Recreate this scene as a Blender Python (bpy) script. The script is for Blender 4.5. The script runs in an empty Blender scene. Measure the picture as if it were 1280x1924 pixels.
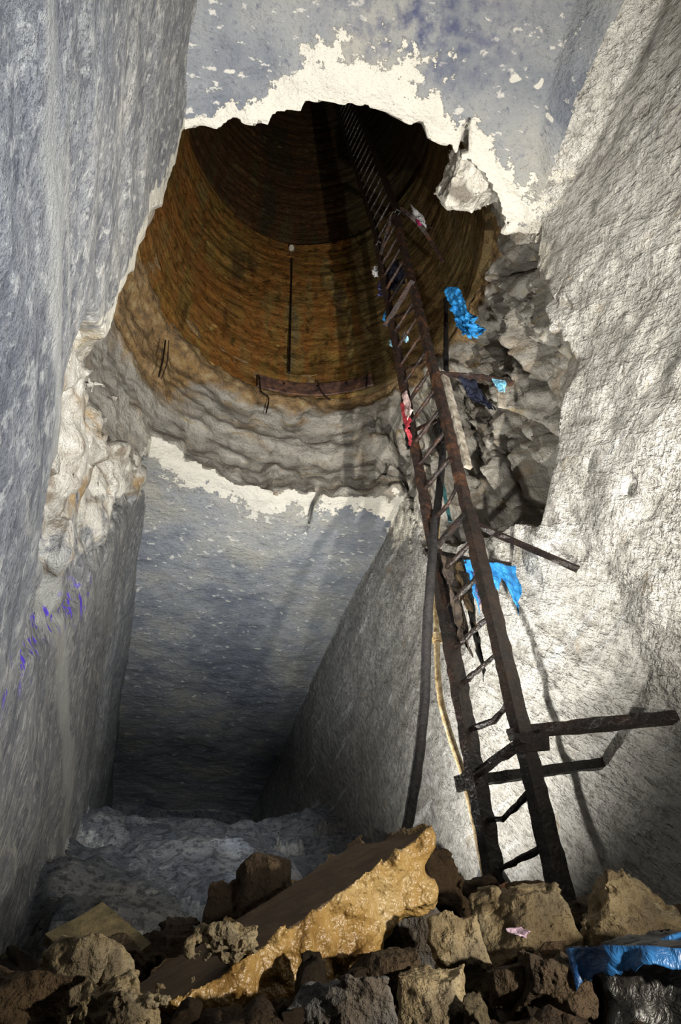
import bpy, bmesh, math, random
import numpy as np
from mathutils import Vector, Matrix

SC = bpy.context.scene
# ------------------------------------------------------------------ camera
F = 1277.0
_Z = np.array([560 - 640, 962 + 350, -F]); _Z /= np.linalg.norm(_Z)
_Y = np.array([131 - 640, 962 - 2237, -F]); _Y -= _Z * _Y.dot(_Z); _Y /= np.linalg.norm(_Y)
_X = np.cross(_Y, _Z)
RW = np.array([_X, _Y, _Z])                 # camera axes -> world
cam_d = bpy.data.cameras.new('camera'); cam = bpy.data.objects.new('camera', cam_d)
SC.collection.objects.link(cam); SC.camera = cam
cam_d.sensor_fit = 'VERTICAL'; cam_d.sensor_height = 36.0; cam_d.lens = F / 1924 * 36.0
cam_d.clip_start = 0.02; cam_d.clip_end = 100
cam.matrix_world = Matrix([list(RW[i]) + [0.0] for i in range(3)] + [[0, 0, 0, 1]])

# ------------------------------------------------------------------ light
SC.view_settings.view_transform = 'Standard'; SC.view_settings.look = 'None'
SC.view_settings.exposure = 0.6; SC.view_settings.gamma = 1.0
SC.view_settings.use_curve_mapping = False
wd = bpy.data.worlds.new('dark'); SC.world = wd; wd.use_nodes = True
wd.node_tree.nodes['Background'].inputs[0].default_value = (0.8, 0.9, 1.0, 1)
wd.node_tree.nodes['Background'].inputs[1].default_value = 0.0

def spot(name, loc, target, power, col, size=70, blend=0.6, rad=0.05):
    d = bpy.data.lights.new(name, 'SPOT'); d.energy = power; d.color = col
    d.spot_size = math.radians(size); d.spot_blend = blend; d.shadow_soft_size = rad
    o = bpy.data.objects.new(name, d); SC.collection.objects.link(o)
    o.location = loc
    o.rotation_euler = (Vector(target) - Vector(loc)).to_track_quat('-Z', 'Y').to_euler()
    return o
# torch held at the photographer's right, aimed up the shaft
spot('torch_right', (1.42, 0.15, -0.1), (1.0, 3.0, 6.0), 1200, (1.0, 0.95, 0.86), 84, 1.0, 0.03)
# torch hidden behind the rubble, aimed across and up the right wall
spot('torch_ladder_foot', (0.78, 4.25, 1.06), (2.37, 3.8, 4.1), 370, (1.0, 0.97, 0.9), 132, 1.0, 0.025)
# cool flash at the photographer's left, aimed at the left wall
spot('flash_left', (1.10, -0.3, 0.2), (-0.45, 2.2, 3.2), 420, (0.90, 0.94, 1.0), 86, 1.0, 0.12)
# torch standing by the left wall, aimed across at the broken rock on the right of the shaft
spot('torch_left', (-0.36, 1.20, 0.40), (2.5, 3.0, 4.3), 420, (1.0, 0.97, 0.9), 56, 0.9, 0.03)
# added fill lamp hidden behind the rubble, brightens the far gallery
spot('fill_gallery', (0.84, 4.28, 1.08), (0.9, 8.0, 6.4), 330, (0.88, 0.94, 1.0), 58, 1.0, 0.025)
# unseen fill lamp added behind the camera to lift the backfill
spot('fill_backfill', (0.35, -0.8, 1.0), (0.65, 8.0, 2.75), 620, (0.88, 0.94, 1.0), 22, 0.8, 0.06)
# headlamp skimming the rubble from the right
spot('headlamp', (1.60, 0.25, 0.22), (0.62, 1.9, 0.44), 120, (1.0, 0.92, 0.78), 76, 1.0, 0.03)

# ------------------------------------------------------------------ pixel rays (photo pixel -> world direction)
def ray(px, py): return RW @ np.array([px - 640.0, 962.0 - py, -F])
def onX(px, py, v): d = ray(px, py); return d * (v / d[0])
def onY(px, py, v): d = ray(px, py); return d * (v / d[1])
def onZ(px, py, v): d = ray(px, py); return d * (v / d[2])

# ------------------------------------------------------------------ noise (numpy)
_rng = np.random.RandomState(7)
_T = _rng.rand(64, 64, 64).astype(np.float32)
def vn(P, s=1.0, off=0.0):
    """value noise -1..1; s scalar or 3-vector frequency"""
    Q = P * np.asarray(s, dtype=np.float64) + off
    I = np.floor(Q).astype(np.int64); f = (Q - I); f = f * f * f * (f * (f * 6 - 15) + 10)
    I &= 63; J = (I + 1) & 63
    x0, y0, z0 = I[:, 0], I[:, 1], I[:, 2]; x1, y1, z1 = J[:, 0], J[:, 1], J[:, 2]
    fx, fy, fz = f[:, 0], f[:, 1], f[:, 2]
    a = _T[x0, y0, z0] * (1 - fx) + _T[x1, y0, z0] * fx
    b = _T[x0, y1, z0] * (1 - fx) + _T[x1, y1, z0] * fx
    c = _T[x0, y0, z1] * (1 - fx) + _T[x1, y0, z1] * fx
    d = _T[x0, y1, z1] * (1 - fx) + _T[x1, y1, z1] * fx
    a = a * (1 - fy) + b * fy; c = c * (1 - fy) + d * fy
    return (a * (1 - fz) + c * fz) * 2 - 1
def fbm(P, s=1.0, o=4, off=0.0, gain=0.5):
    r = 0.0; amp = 1.0; s = np.asarray(s, dtype=np.float64)
    for k in range(o):
        r = r + amp * vn(P, s, off + 13.7 * k); amp *= gain; s = s * 2.03
    return r
def ridge(P, s=1.0, o=4, off=0.0):
    r = 0.0; amp = 1.0; s = np.asarray(s, dtype=np.float64)
    for k in range(o):
        r = r + amp * (1 - 2 * np.abs(vn(P, s, off + 9.1 * k))); amp *= 0.5; s = s * 2.1
    return r
def sstep(a, b, x):
    t = np.clip((x - a) / (b - a), 0, 1); return t * t * (3 - 2 * t)
_H3 = np.random.RandomState(3).rand(4096, 3)
def cell(P, s, off=0.0, jit=0.9):
    """cellular noise: returns F1, F2-F1 and a random value per cell"""
    Q = P * np.asarray(s, dtype=np.float64) + off
    I = np.floor(Q).astype(np.int64); n = len(Q)
    f1 = np.full(n, 9.0); f2 = np.full(n, 9.0); idv = np.zeros(n)
    for dx in (-1, 0, 1):
        for dy in (-1, 0, 1):
            for dz in (-1, 0, 1):
                C = I + np.array([dx, dy, dz])
                h = ((C[:, 0] * 73856093) ^ (C[:, 1] * 19349663) ^ (C[:, 2] * 83492791)) & 4095
                d = np.sqrt((((C + 0.5 + (_H3[h] - 0.5) * jit) - Q) ** 2).sum(1))
                m = d < f1
                f2 = np.where(m, f1, np.minimum(f2, d)); idv = np.where(m, _H3[h, 0], idv); f1 = np.where(m, d, f1)
    return f1, f2 - f1, idv

# ------------------------------------------------------------------ sparse surface nets
def surface_nets(f, lo, hi, h, slack=0.32, B=14):
    lo = np.array(lo, float); N = np.ceil((np.array(hi) - lo) / h).astype(int)
    NB = np.ceil(N / B).astype(int); S = int(N.max() + B + 4)
    gi = np.stack(np.meshgrid(*[np.arange(NB[k]) for k in range(3)], indexing='ij'), -1).reshape(-1, 3)
    cen = lo + (gi * B + B / 2) * h
    keep = np.abs(f(cen)) < B * h * 0.87 + slack
    gi = gi[keep]
    L = np.stack(np.meshgrid(*[np.arange(B + 1)] * 3, indexing='ij'), -1).reshape(-1, 3)
    ckeys = []; cverts = []; quads = []
    edges = [(a, b) for a in range(8) for b in range(a + 1, 8) if bin(a ^ b).count('1') == 1]
    co = np.array([[(c >> 2) & 1, (c >> 1) & 1, c & 1] for c in range(8)])
    for g in gi:
        G = g * B + L
        v = f(lo + G * h).reshape(B + 1, B + 1, B + 1)
        s = v < 0
        if s.all() or not s.any(): continue
        cv = np.stack([v[c[0]:B + c[0], c[1]:B + c[1], c[2]:B + c[2]] for c in co], -1)
        cs = cv < 0; n = cs.sum(-1); act = (n > 0) & (n < 8)
        idx = np.argwhere(act)
        if len(idx) == 0: continue
        vals = cv[act]; acc = np.zeros((len(idx), 3)); cnt = np.zeros(len(idx))
        for a, b in edges:
            va, vb = vals[:, a], vals[:, b]; m = (va < 0) != (vb < 0)
            t = np.where(m, va / np.where(m, va - vb, 1), 0)
            p = co[a] + t[:, None] * (co[b] - co[a])
            acc += p * m[:, None]; cnt += m
        pos = acc / cnt[:, None] + idx + g * B
        K = idx + g * B + 1
        ckeys.append((K[:, 0] * S + K[:, 1]) * S + K[:, 2]); cverts.append(lo + pos * h)
        for ax in range(3):
            o1, o2 = (ax + 1) % 3, (ax + 2) % 3
            sl0 = [slice(0, B)] * 3; sl1 = [slice(0, B)] * 3; sl1[ax] = slice(1, B + 1)
            m = s[tuple(sl0)] != s[tuple(sl1)]
            e = np.argwhere(m)
            if len(e) == 0: continue
            neg = s[tuple(sl0)][m]
            e = e + g * B + 1
            d1 = np.zeros(3, int); d1[o1] = 1; d2 = np.zeros(3, int); d2[o2] = 1
            q = [e - d1 - d2, e - d2, e, e - d1]
            q = np.stack([(k[:, 0] * S + k[:, 1]) * S + k[:, 2] for k in q], 1)
            q[neg] = q[neg][:, ::-1]
            quads.append(q)
    keys = np.concatenate(ckeys); V = np.concatenate(cverts); Q = np.concatenate(quads)
    o = np.argsort(keys); keys = keys[o]; V = V[o]
    ii = np.clip(np.searchsorted(keys, Q), 0, len(keys) - 1)
    ok = (keys[ii] == Q).all(1)
    return V, ii[ok]

def np_mesh(name, V, Fc, smooth=True, attrs=None):
    me = bpy.data.meshes.new(name); k = Fc.shape[1]; nf = len(Fc)
    me.vertices.add(len(V)); me.vertices.foreach_set('co', V.astype(np.float32).ravel())
    me.loops.add(nf * k); me.loops.foreach_set('vertex_index', Fc.astype(np.int32).ravel())
    me.polygons.add(nf); me.polygons.foreach_set('loop_start', np.arange(0, nf * k, k, dtype=np.int32))
    me.update(calc_edges=True); me.validate()
    if smooth: me.polygons.foreach_set('use_smooth', np.ones(nf, dtype=bool))
    for an, av in (attrs or {}).items():
        a = me.attributes.new(an, 'FLOAT', 'POINT'); a.data.foreach_set('value', av.astype(np.float32))
    return me
def submesh(V, Fc, mask, attrs):
    f = Fc[mask]; u, inv = np.unique(f, return_inverse=True)
    return V[u], inv.reshape(f.shape), {k: a[u] for k, a in attrs.items()}

# ------------------------------------------------------------------ material helper
class NT:
    def __init__(s, name):
        s.m = bpy.data.materials.new(name); s.m.use_nodes = True
        s.t = s.m.node_tree; s.t.nodes.clear()
        s.out = s.n('ShaderNodeOutputMaterial'); s.b = s.n('ShaderNodeBsdfPrincipled')
        s.t.links.new(s.b.outputs[0], s.out.inputs[0])
        s.co = s.n('ShaderNodeTexCoord').outputs['Object']
        s.b.inputs['Specular IOR Level'].default_value = 0.25
        s.b.inputs['Roughness'].default_value = 0.85
    def n(s, ty): return s.t.nodes.new(ty)
    def put(s, sock, v):
        if isinstance(v, bpy.types.NodeSocket): s.t.links.new(v, sock)
        else: sock.default_value = v if not isinstance(v, tuple) or len(v) != 3 or sock.type != 'RGBA' else v + (1,)
    def map(s, sc=(1, 1, 1), rot=(0, 0, 0), v=None):
        k = s.n('ShaderNodeMapping'); s.put(k.inputs[0], v or s.co)
        k.inputs['Scale'].default_value = sc; k.inputs['Rotation'].default_value = rot
        return k.outputs[0]
    def rs(s, rot, sc): return s.map(sc, (0, 0, 0), s.map((1, 1, 1), rot))
    def noise(s, scale, det=4, vec=None, rough=0.55, dist=0.0):
        k = s.n('ShaderNodeTexNoise'); s.put(k.inputs['Vector'], vec or s.co)
        k.inputs['Scale'].default_value = scale; k.inputs['Detail'].default_value = det
        k.inputs['Roughness'].default_value = rough; k.inputs['Distortion'].default_value = dist
        return k.outputs[0]
    def voro(s, scale, vec=None, feat='F1', rnd=1.0):
        k = s.n('ShaderNodeTexVoronoi'); s.put(k.inputs['Vector'], vec or s.co); k.feature = feat
        k.inputs['Scale'].default_value = scale; k.inputs['Randomness'].default_value = rnd
        return k.outputs[0]
    def wave(s, scale, vec=None, dist=3.0, det=3, dsc=1.5):
        k = s.n('ShaderNodeTexWave'); s.put(k.inputs['Vector'], vec or s.co); k.wave_profile = 'SAW'
        k.inputs['Scale'].default_value = scale; k.inputs['Distortion'].default_value = dist
        k.inputs['Detail'].default_value = det; k.inputs['Detail Scale'].default_value = dsc
        return k.outputs['Fac']
    def ramp(s, fac, st):
        k = s.n('ShaderNodeValToRGB'); s.put(k.inputs[0], fac); r = k.color_ramp
        while len(r.elements) < len(st): r.elements.new(0.5)
        for e, (p, c) in zip(r.elements, st): e.position = p; e.color = (c if isinstance(c, tuple) else (c, c, c)) + (1,)
        return k.outputs[0]
    def mix(s, fac, a, b, mode='MIX'):
        k = s.n('ShaderNodeMix'); k.data_type = 'RGBA'; k.blend_type = mode
        s.put(k.inputs['Factor'], fac); s.put(k.inputs[6], a); s.put(k.inputs[7], b); return k.outputs[2]
    def math(s, op, a, b=0.0, c=0.0, clamp=False):
        k = s.n('ShaderNodeMath'); k.operation = op; k.use_clamp = clamp
        s.put(k.inputs[0], a); s.put(k.inputs[1], b); s.put(k.inputs[2], c); return k.outputs[0]
    def attr(s, name):
        k = s.n('ShaderNodeAttribute'); k.attribute_name = name; return k.outputs['Fac']
    def xyz(s):
        k = s.n('ShaderNodeSeparateXYZ'); s.put(k.inputs[0], s.co); return k.outputs
    def bump(s, h, dist=0.02, strength=1.0, nrm=None):
        k = s.n('ShaderNodeBump'); s.put(k.inputs['Height'], h); k.inputs['Distance'].default_value = dist
        k.inputs['Strength'].default_value = strength
        if nrm is not None: s.put(k.inputs['Normal'], nrm)
        return k.outputs[0]
    def done(s, col, rough=None, nrm=None, spec=None):
        s.put(s.b.inputs['Base Color'], col)
        if rough is not None: s.put(s.b.inputs['Roughness'], rough)
        if nrm is not None: s.put(s.b.inputs['Normal'], nrm)
        if spec is not None: s.b.inputs['Specular IOR Level'].default_value = spec
        return s.m

def mat_left():
    t = NT('left_wall_rock')
    a = t.noise(2.6, 7, t.map((1, 0.8, 1.0)), 0.65); b = t.noise(15, 6, t.map((1, 1.1, 0.8)), 0.68)
    pk = t.noise(15, 5, t.rs((0.95, 0, 0), (1, 0.40, 1)), 0.62); g = t.noise(42, 5, t.map((1, 1.6, 0.8)), 0.7)
    col = t.ramp(a, [(0.32, (0.20, 0.205, 0.22)), (0.5, (0.31, 0.315, 0.32)), (0.68, (0.41, 0.40, 0.375))])
    dk = t.ramp(pk, [(0.36, 1.0), (0.50, 0.0)])
    col = t.mix(t.math('MULTIPLY', dk, 0.8), col, (0.125, 0.13, 0.15))
    col = t.mix(t.math('MULTIPLY', t.ramp(g, [(0.38, 1.0), (0.48, 0.0)]), 0.8), col, (0.12, 0.13, 0.15))
    fl = t.ramp(b, [(0.53, 0.0), (0.62, 1.0)])
    col = t.mix(t.math('MULTIPLY', fl, 0.8), col, (0.60, 0.59, 0.56))
    stk = t.ramp(t.noise(9, 6, t.map((1, 0.22, 1)), 0.66), [(0.57, 0.0), (0.62, 1.0)])
    col = t.mix(t.math('MULTIPLY', stk, 0.5), col, (0.55, 0.53, 0.48))
    z = t.xyz()[2]
    band = t.math('ADD', z, t.math('MULTIPLY', t.math('SUBTRACT', t.noise(3, 5, t.map((1, 0.6, 1))), 0.5), 0.42))
    bm = t.ramp(t.math('DIVIDE', band, 4.0), [(0.435, 0.0), (0.455, 1.0), (0.485, 1.0), (0.50, 0.0)])
    col = t.mix(t.math('MULTIPLY', bm, 0.8), col, (0.52, 0.51, 0.47))
    rim = t.math('ADD', t.attr('rim'), t.math('MULTIPLY', t.math('SUBTRACT', t.noise(14, 5), 0.5), 0.9))
    rm = t.ramp(rim, [(0.50, 0.0), (0.56, 1.0)])
    col = t.mix(rm, col, (0.74, 0.70, 0.60))
    brk = t.math('ADD', t.attr('brk'), t.math('MULTIPLY', t.math('SUBTRACT', t.noise(5, 6), 0.5), 1.3))
    bk = t.ramp(brk, [(0.50, 0.0), (0.60, 1.0)])
    bc = t.ramp(t.noise(7, 5, dist=0.6), [(0.36, (0.30, 0.25, 0.19)), (0.47, (0.56, 0.52, 0.45)), (0.58, (0.68, 0.65, 0.58))])
    oc = t.ramp(t.noise(3.5, 4, t.map((1, 1, 1), (1, 0, 2))), [(0.56, 0.0), (0.68, 1.0)])
    bc = t.mix(t.math('MULTIPLY', oc, 0.75), bc, (0.45, 0.28, 0.10))
    col = t.mix(bk, col, bc)
    vi = t.math('MULTIPLY', t.attr('violet'), t.ramp(t.noise(16, 5, t.map((1, 0.35, 1), (-0.75, 0, 0))), [(0.585, 0.0), (0.61, 1.0)]))
    col = t.mix(vi, col, (0.13, 0.06, 0.85))
    n1 = t.bump(a, 0.07); n2 = t.bump(b, 0.045, 1, n1); n3 = t.bump(t.math('ADD', pk, t.math('MULTIPLY', stk, 0.2)), 0.045, 1, n2); n3 = t.bump(g, 0.016, 1, n3)
    return t.done(col, t.math('SUBTRACT', 0.8, t.math('MULTIPLY', fl, 0.35)), t.bump(t.noise(90, 3), 0.006, 1, n3), 0.35)
def mat_ceiling():
    t = NT('ceiling_rock')
    a = t.noise(1.4, 6); b = t.noise(13, 6, t.map((0.7, 1.1, 1)), 0.6); c = t.noise(36, 5, rough=0.65)
    col = t.ramp(a, [(0.34, (0.15, 0.165, 0.195)), (0.5, (0.25, 0.26, 0.27)), (0.66, (0.33, 0.32, 0.285))])
    fl = t.ramp(b, [(0.61, 0.0), (0.65, 1.0)])
    col = t.mix(t.math('MULTIPLY', fl, 0.8), col, (0.60, 0.58, 0.53))
    col = t.mix(t.math('MULTIPLY', t.ramp(t.noise(26, 4), [(0.30, 1.0), (0.44, 0.0)]), 0.6), col, (0.10, 0.11, 0.15))
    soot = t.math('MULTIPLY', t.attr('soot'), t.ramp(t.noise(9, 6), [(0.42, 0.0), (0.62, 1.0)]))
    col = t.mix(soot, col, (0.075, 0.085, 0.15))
    pat = t.ramp(t.math('ADD', t.noise(4.2, 2), t.math('MULTIPLY', t.noise(25, 3), 0.05)), [(0.735, 0.0), (0.745, 1.0)])
    col = t.mix(t.math('MULTIPLY', pat, 0.9), col, (0.60, 0.58, 0.52))
    rim = t.math('ADD', t.attr('rim'), t.math('MULTIPLY', t.math('SUBTRACT', t.noise(7, 9, rough=0.7), 0.5), 1.5))
    rm = t.ramp(rim, [(0.50, 0.0), (0.535, 1.0)])
    col = t.mix(rm, col, t.mix(t.noise(6, 4), (0.66, 0.63, 0.55), (0.52, 0.50, 0.45)))
    h = t.math('SUBTRACT', t.math('MULTIPLY', b, 0.6), t.math('MULTIPLY', rm, 0.5))
    n1 = t.bump(h, 0.03, 0.8); n2 = t.bump(c, 0.01, 1, n1)
    return t.done(col, 0.8, t.bump(t.noise(5, 6, t.map((0.8, 1, 1)), 0.65), 0.07, 0.9, n2))
def mat_right():
    t = NT('right_wall_rock')
    a = t.noise(2.0, 5); b = t.noise(18, 6, t.rs((-0.8, 0, 0), (1, 0.45, 1)), 0.65)
    # pick grooves run slantwise down towards the camera
    gv = t.rs((-0.80, 0, 0), (1, 0.22, 1)); g1 = t.noise(8, 5, gv, 0.6, 0.3); g2 = t.noise(26, 4, t.rs((-0.80, 0, 0), (1, 0.4, 1)), 0.65)
    gw = t.wave(2.3, t.map((0.0, 0.0, 1.0), (0, 0, 0), t.map((1, 1, 1), (-0.80, 0, 0))), 7.0, 4, 1.3)
    hx = t.noise(30, 3, t.rs((0.65, 0, 0), (1, 0.25, 1)))
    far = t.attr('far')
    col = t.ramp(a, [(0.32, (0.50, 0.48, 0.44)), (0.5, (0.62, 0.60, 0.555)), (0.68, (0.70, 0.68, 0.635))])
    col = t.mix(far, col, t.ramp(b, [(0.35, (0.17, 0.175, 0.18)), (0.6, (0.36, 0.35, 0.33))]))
    col = t.mix(t.math('MULTIPLY', t.ramp(b, [(0.33, 1.0), (0.47, 0.0)]), 0.45), col, (0.20, 0.19, 0.17))
    z = t.xyz()[2]
    ln = t.noise(7, 3, t.map((0.2, 0.12, 1.3)))
    col = t.mix(t.math('MULTIPLY', t.ramp(ln, [(0.63, 0.0), (0.67, 1.0)]), 0.6), col, (0.72, 0.72, 0.72))
    och = t.ramp(t.noise(5, 6, t.map((1, 1, 1), (1, 2, 0))), [(0.64, 0.0), (0.74, 1.0)])
    col = t.mix(t.math('MULTIPLY', och, 0.5), col, (0.42, 0.29, 0.13))
    col = t.mix(t.math('MULTIPLY', t.ramp(g1, [(0.36, 1.0), (0.47, 0.0)]), 0.5), col, (0.27, 0.25, 0.22))
    col = t.mix(t.math('MULTIPLY', t.ramp(g2, [(0.38, 1.0), (0.48, 0.0)]), 0.55), col, (0.22, 0.205, 0.18))
    rim = t.ramp(t.math('ADD', t.attr('rim'), t.math('MULTIPLY', t.math('SUBTRACT', t.noise(9, 6), 0.5), 0.8)), [(0.5, 0.0), (0.55, 1.0)])
    col = t.mix(rim, col, (0.74, 0.70, 0.61))
    n1 = t.bump(g1, 0.15, 1.0); n2 = t.bump(g2, 0.04, 1.0, n1); n3 = t.bump(hx, 0.02, 0.8, n2); n4 = t.bump(a, 0.08, 0.8, n3)
    n4 = t.bump(t.noise(11, 6, rough=0.65), 0.05, 0.8, n4)
    return t.done(col, 0.85, t.bump(t.noise(70, 3), 0.005, 1, n4))
def mat_shaft_rock():
    t = NT('shaft_raw_rock')
    z = t.map((0.35, 0.35, 1.6)); a = t.noise(4, 6, z, 0.6); b = t.noise(3, 5)
    col = t.ramp(a, [(0.34, (0.24, 0.22, 0.185)), (0.47, (0.40, 0.375, 0.33)), (0.60, (0.50, 0.475, 0.425)), (0.72, (0.42, 0.33, 0.18))])
    oc = t.ramp(t.noise(2.6, 5, t.map((1, 1, 2.5), (2, 1, 0))), [(0.52, 0.0), (0.70, 1.0)])
    top = t.ramp(t.math('DIVIDE', t.xyz()[2], 8.0), [(0.78, 0.0), (0.93, 1.0)])
    col = t.mix(t.math('MULTIPLY', oc, t.math('ADD', t.math('MULTIPLY', top, 0.6), 0.35)), col, (0.34, 0.20, 0.06))
    col = t.mix(t.math('MULTIPLY', t.ramp(t.noise(11, 5), [(0.32, 1.0), (0.46, 0.0)]), 0.5), col, (0.15, 0.125, 0.09))
    n1 = t.bump(a, 0.05, 0.8); n2 = t.bump(t.noise(12, 7, t.map((1, 1, 0.6)), 0.68), 0.08, 1.0, n1)
    lo = t.ramp(t.math('ADD', t.attr('lochre'), t.math('MULTIPLY', t.math('SUBTRACT', t.noise(4, 6), 0.5), 0.9)), [(0.35, 0.0), (0.60, 0.85)])
    col = t.mix(lo, col, t.ramp(t.noise(9, 6, rough=0.65), [(0.36, (0.13, 0.075, 0.025)), (0.52, (0.33, 0.19, 0.06)), (0.66, (0.44, 0.33, 0.16))]))
    return t.done(col, 0.8, t.bump(t.noise(55, 4), 0.006, 1, n2))
def mat_lining():
    t = NT('rust_stained_lining')
    st = t.map((1, 1, 0.14)); a = t.noise(2.4, 5, st, 0.6); b = t.noise(9, 7, t.map((1, 1, 0.7)), 0.68); q = t.noise(1.1, 4)
    col = t.ramp(a, [(0.36, (0.11, 0.065, 0.020)), (0.45, (0.25, 0.155, 0.035)), (0.53, (0.28, 0.12, 0.028)), (0.60, (0.25, 0.17, 0.05)), (0.70, (0.14, 0.115, 0.06))])
    col = t.mix(t.ramp(q, [(0.45, 0.0), (0.62, 0.65)]), col, (0.30, 0.115, 0.022))
    z = t.xyz()[2]
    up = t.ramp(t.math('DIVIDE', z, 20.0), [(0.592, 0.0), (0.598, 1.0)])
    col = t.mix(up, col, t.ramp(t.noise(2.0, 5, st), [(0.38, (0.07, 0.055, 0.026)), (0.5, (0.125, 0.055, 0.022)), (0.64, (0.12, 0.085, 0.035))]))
    col = t.mix(t.ramp(b, [(0.36, 0.85), (0.48, 0.0)]), col, (0.06, 0.035, 0.012))
    col = t.mix(t.ramp(b, [(0.60, 0.0), (0.70, 0.7)]), col, (0.38, 0.24, 0.055))
    col = t.mix(t.ramp(t.noise(4, 3, t.map((1, 1, 1.2), (1, 1, 1))), [(0.70, 0.0), (0.73, 0.8)]), col, (0.50, 0.36, 0.12))
    rp = t.noise(6, 6, t.map((0.7, 0.7, 0.8)), 0.66, 0.5)
    col = t.mix(t.math('MULTIPLY', t.ramp(t.math('ADD', t.attr('shaded'), t.math('MULTIPLY', t.math('SUBTRACT', a, 0.5), 0.6)), [(0.35, 0.0), (0.65, 1.0)]), 0.8), col, (0.062, 0.05, 0.02))  # shadow on the right of the lining, painted in as dark olive
    n1 = t.bump(rp, 0.06, 1.0); n2 = t.bump(b, 0.03, 0.8, n1)
    return t.done(col, t.ramp(b, [(0.4, 0.38), (0.6, 0.75)]), t.bump(t.noise(40, 4), 0.008, 1, n2), 0.4)
def mat_backfill():
    t = NT('backfill_stone')
    a = t.noise(3, 6); b = t.noise(7, 6, t.map((0.5, 1, 1.8)), 0.65)
    col = t.ramp(a, [(0.34, (0.12, 0.13, 0.15)), (0.5, (0.20, 0.21, 0.23)), (0.66, (0.29, 0.29, 0.29))])
    col = t.mix(t.ramp(b, [(0.56, 0.0), (0.66, 0.75)]), col, (0.40, 0.40, 0.38))
    col = t.mix(t.ramp(t.noise(18, 6, rough=0.7), [(0.40, 0.8), (0.50, 0.0)]), col, (0.055, 0.06, 0.07))
    n1 = t.bump(t.noise(6, 8, rough=0.68), 0.14); n2 = t.bump(b, 0.06, 0.8, n1); return t.done(col, 0.85, t.bump(t.noise(40, 4), 0.015, 1, n2))
def mat_soil():
    t = NT('rubble_soil')
    a = t.noise(6, 6); col = t.ramp(a, [(0.35, (0.020, 0.012, 0.007)), (0.52, (0.050, 0.030, 0.015)), (0.68, (0.11, 0.07, 0.035))])
    n1 = t.bump(t.noise(16, 7, rough=0.65), 0.06); return t.done(col, 0.75, t.bump(t.noise(60, 4), 0.01, 1, n1))
def mat_rock(name, c0, c1, c2, rough=0.75, fine=1.0, sc=9):
    t = NT(name); a = t.noise(sc, 6); b = t.noise(sc * 5, 5, rough=0.6)
    col = t.ramp(a, [(0.33, c0), (0.5, c1), (0.67, c2)])
    col = t.mix(t.ramp(b, [(0.36, 0.45), (0.48, 0.0)]), col, c0)
    col = t.mix(t.ramp(t.noise(sc * 0.5, 5), [(0.5, 0.0), (0.62, 0.75)]), col, (0.06, 0.038, 0.02))
    n1 = t.bump(a, 0.035, 0.9); n2 = t.bump(b, 0.018 * fine, 1, n1); return t.done(col, rough, t.bump(t.noise(sc * 14, 3), 0.005, 1, n2))
def mat_mud():
    t = NT('mud_coated_slab')
    nrm = t.attr('top')
    a = t.noise(7, 5); b = t.noise(40, 5)
    mud = t.ramp(a, [(0.35, (0.22, 0.125, 0.035)), (0.52, (0.36, 0.225, 0.075)), (0.68, (0.46, 0.33, 0.15))])
    dust = t.ramp(t.noise(14, 6), [(0.35, (0.085, 0.052, 0.026)), (0.65, (0.155, 0.10, 0.052))])
    f = t.ramp(t.math('ADD', nrm, t.math('MULTIPLY', t.math('SUBTRACT', b, 0.5), 0.35)), [(0.44, 0.0), (0.56, 1.0)])
    col = t.mix(f, mud, dust)
    n1 = t.bump(t.math('MULTIPLY', t.noise(22, 3), t.math('SUBTRACT', 1.0, f)), 0.035, 0.9)
    return t.done(col, t.math('ADD', t.math('MULTIPLY', f, 0.5), 0.32), t.bump(b, 0.008, 0.8, n1), 0.5)
def mat_metal(name, c0, c1, c2, rough=0.5, sc=10, metal=0.0):
    t = NT(name); a = t.noise(sc, 6, rough=0.65); b = t.noise(sc * 6, 5)
    col = t.ramp(a, [(0.36, c0), (0.52, c1), (0.66, c2)])
    t.b.inputs['Metallic'].default_value = metal
    n1 = t.bump(a, 0.012, 1); return t.done(col, t.ramp(b, [(0.35, rough - 0.2), (0.65, rough + 0.2)]), t.bump(b, 0.006, 1, n1), 0.5)
def mat_plastic(name, c0, c1, rough=0.35):
    t = NT(name); a = t.noise(14, 5)
    col = t.ramp(a, [(0.35, c0), (0.62, c1)])
    return t.done(col, rough, t.bump(t.noise(30, 5, dist=1.0), 0.015, 0.8), 0.5)

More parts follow.
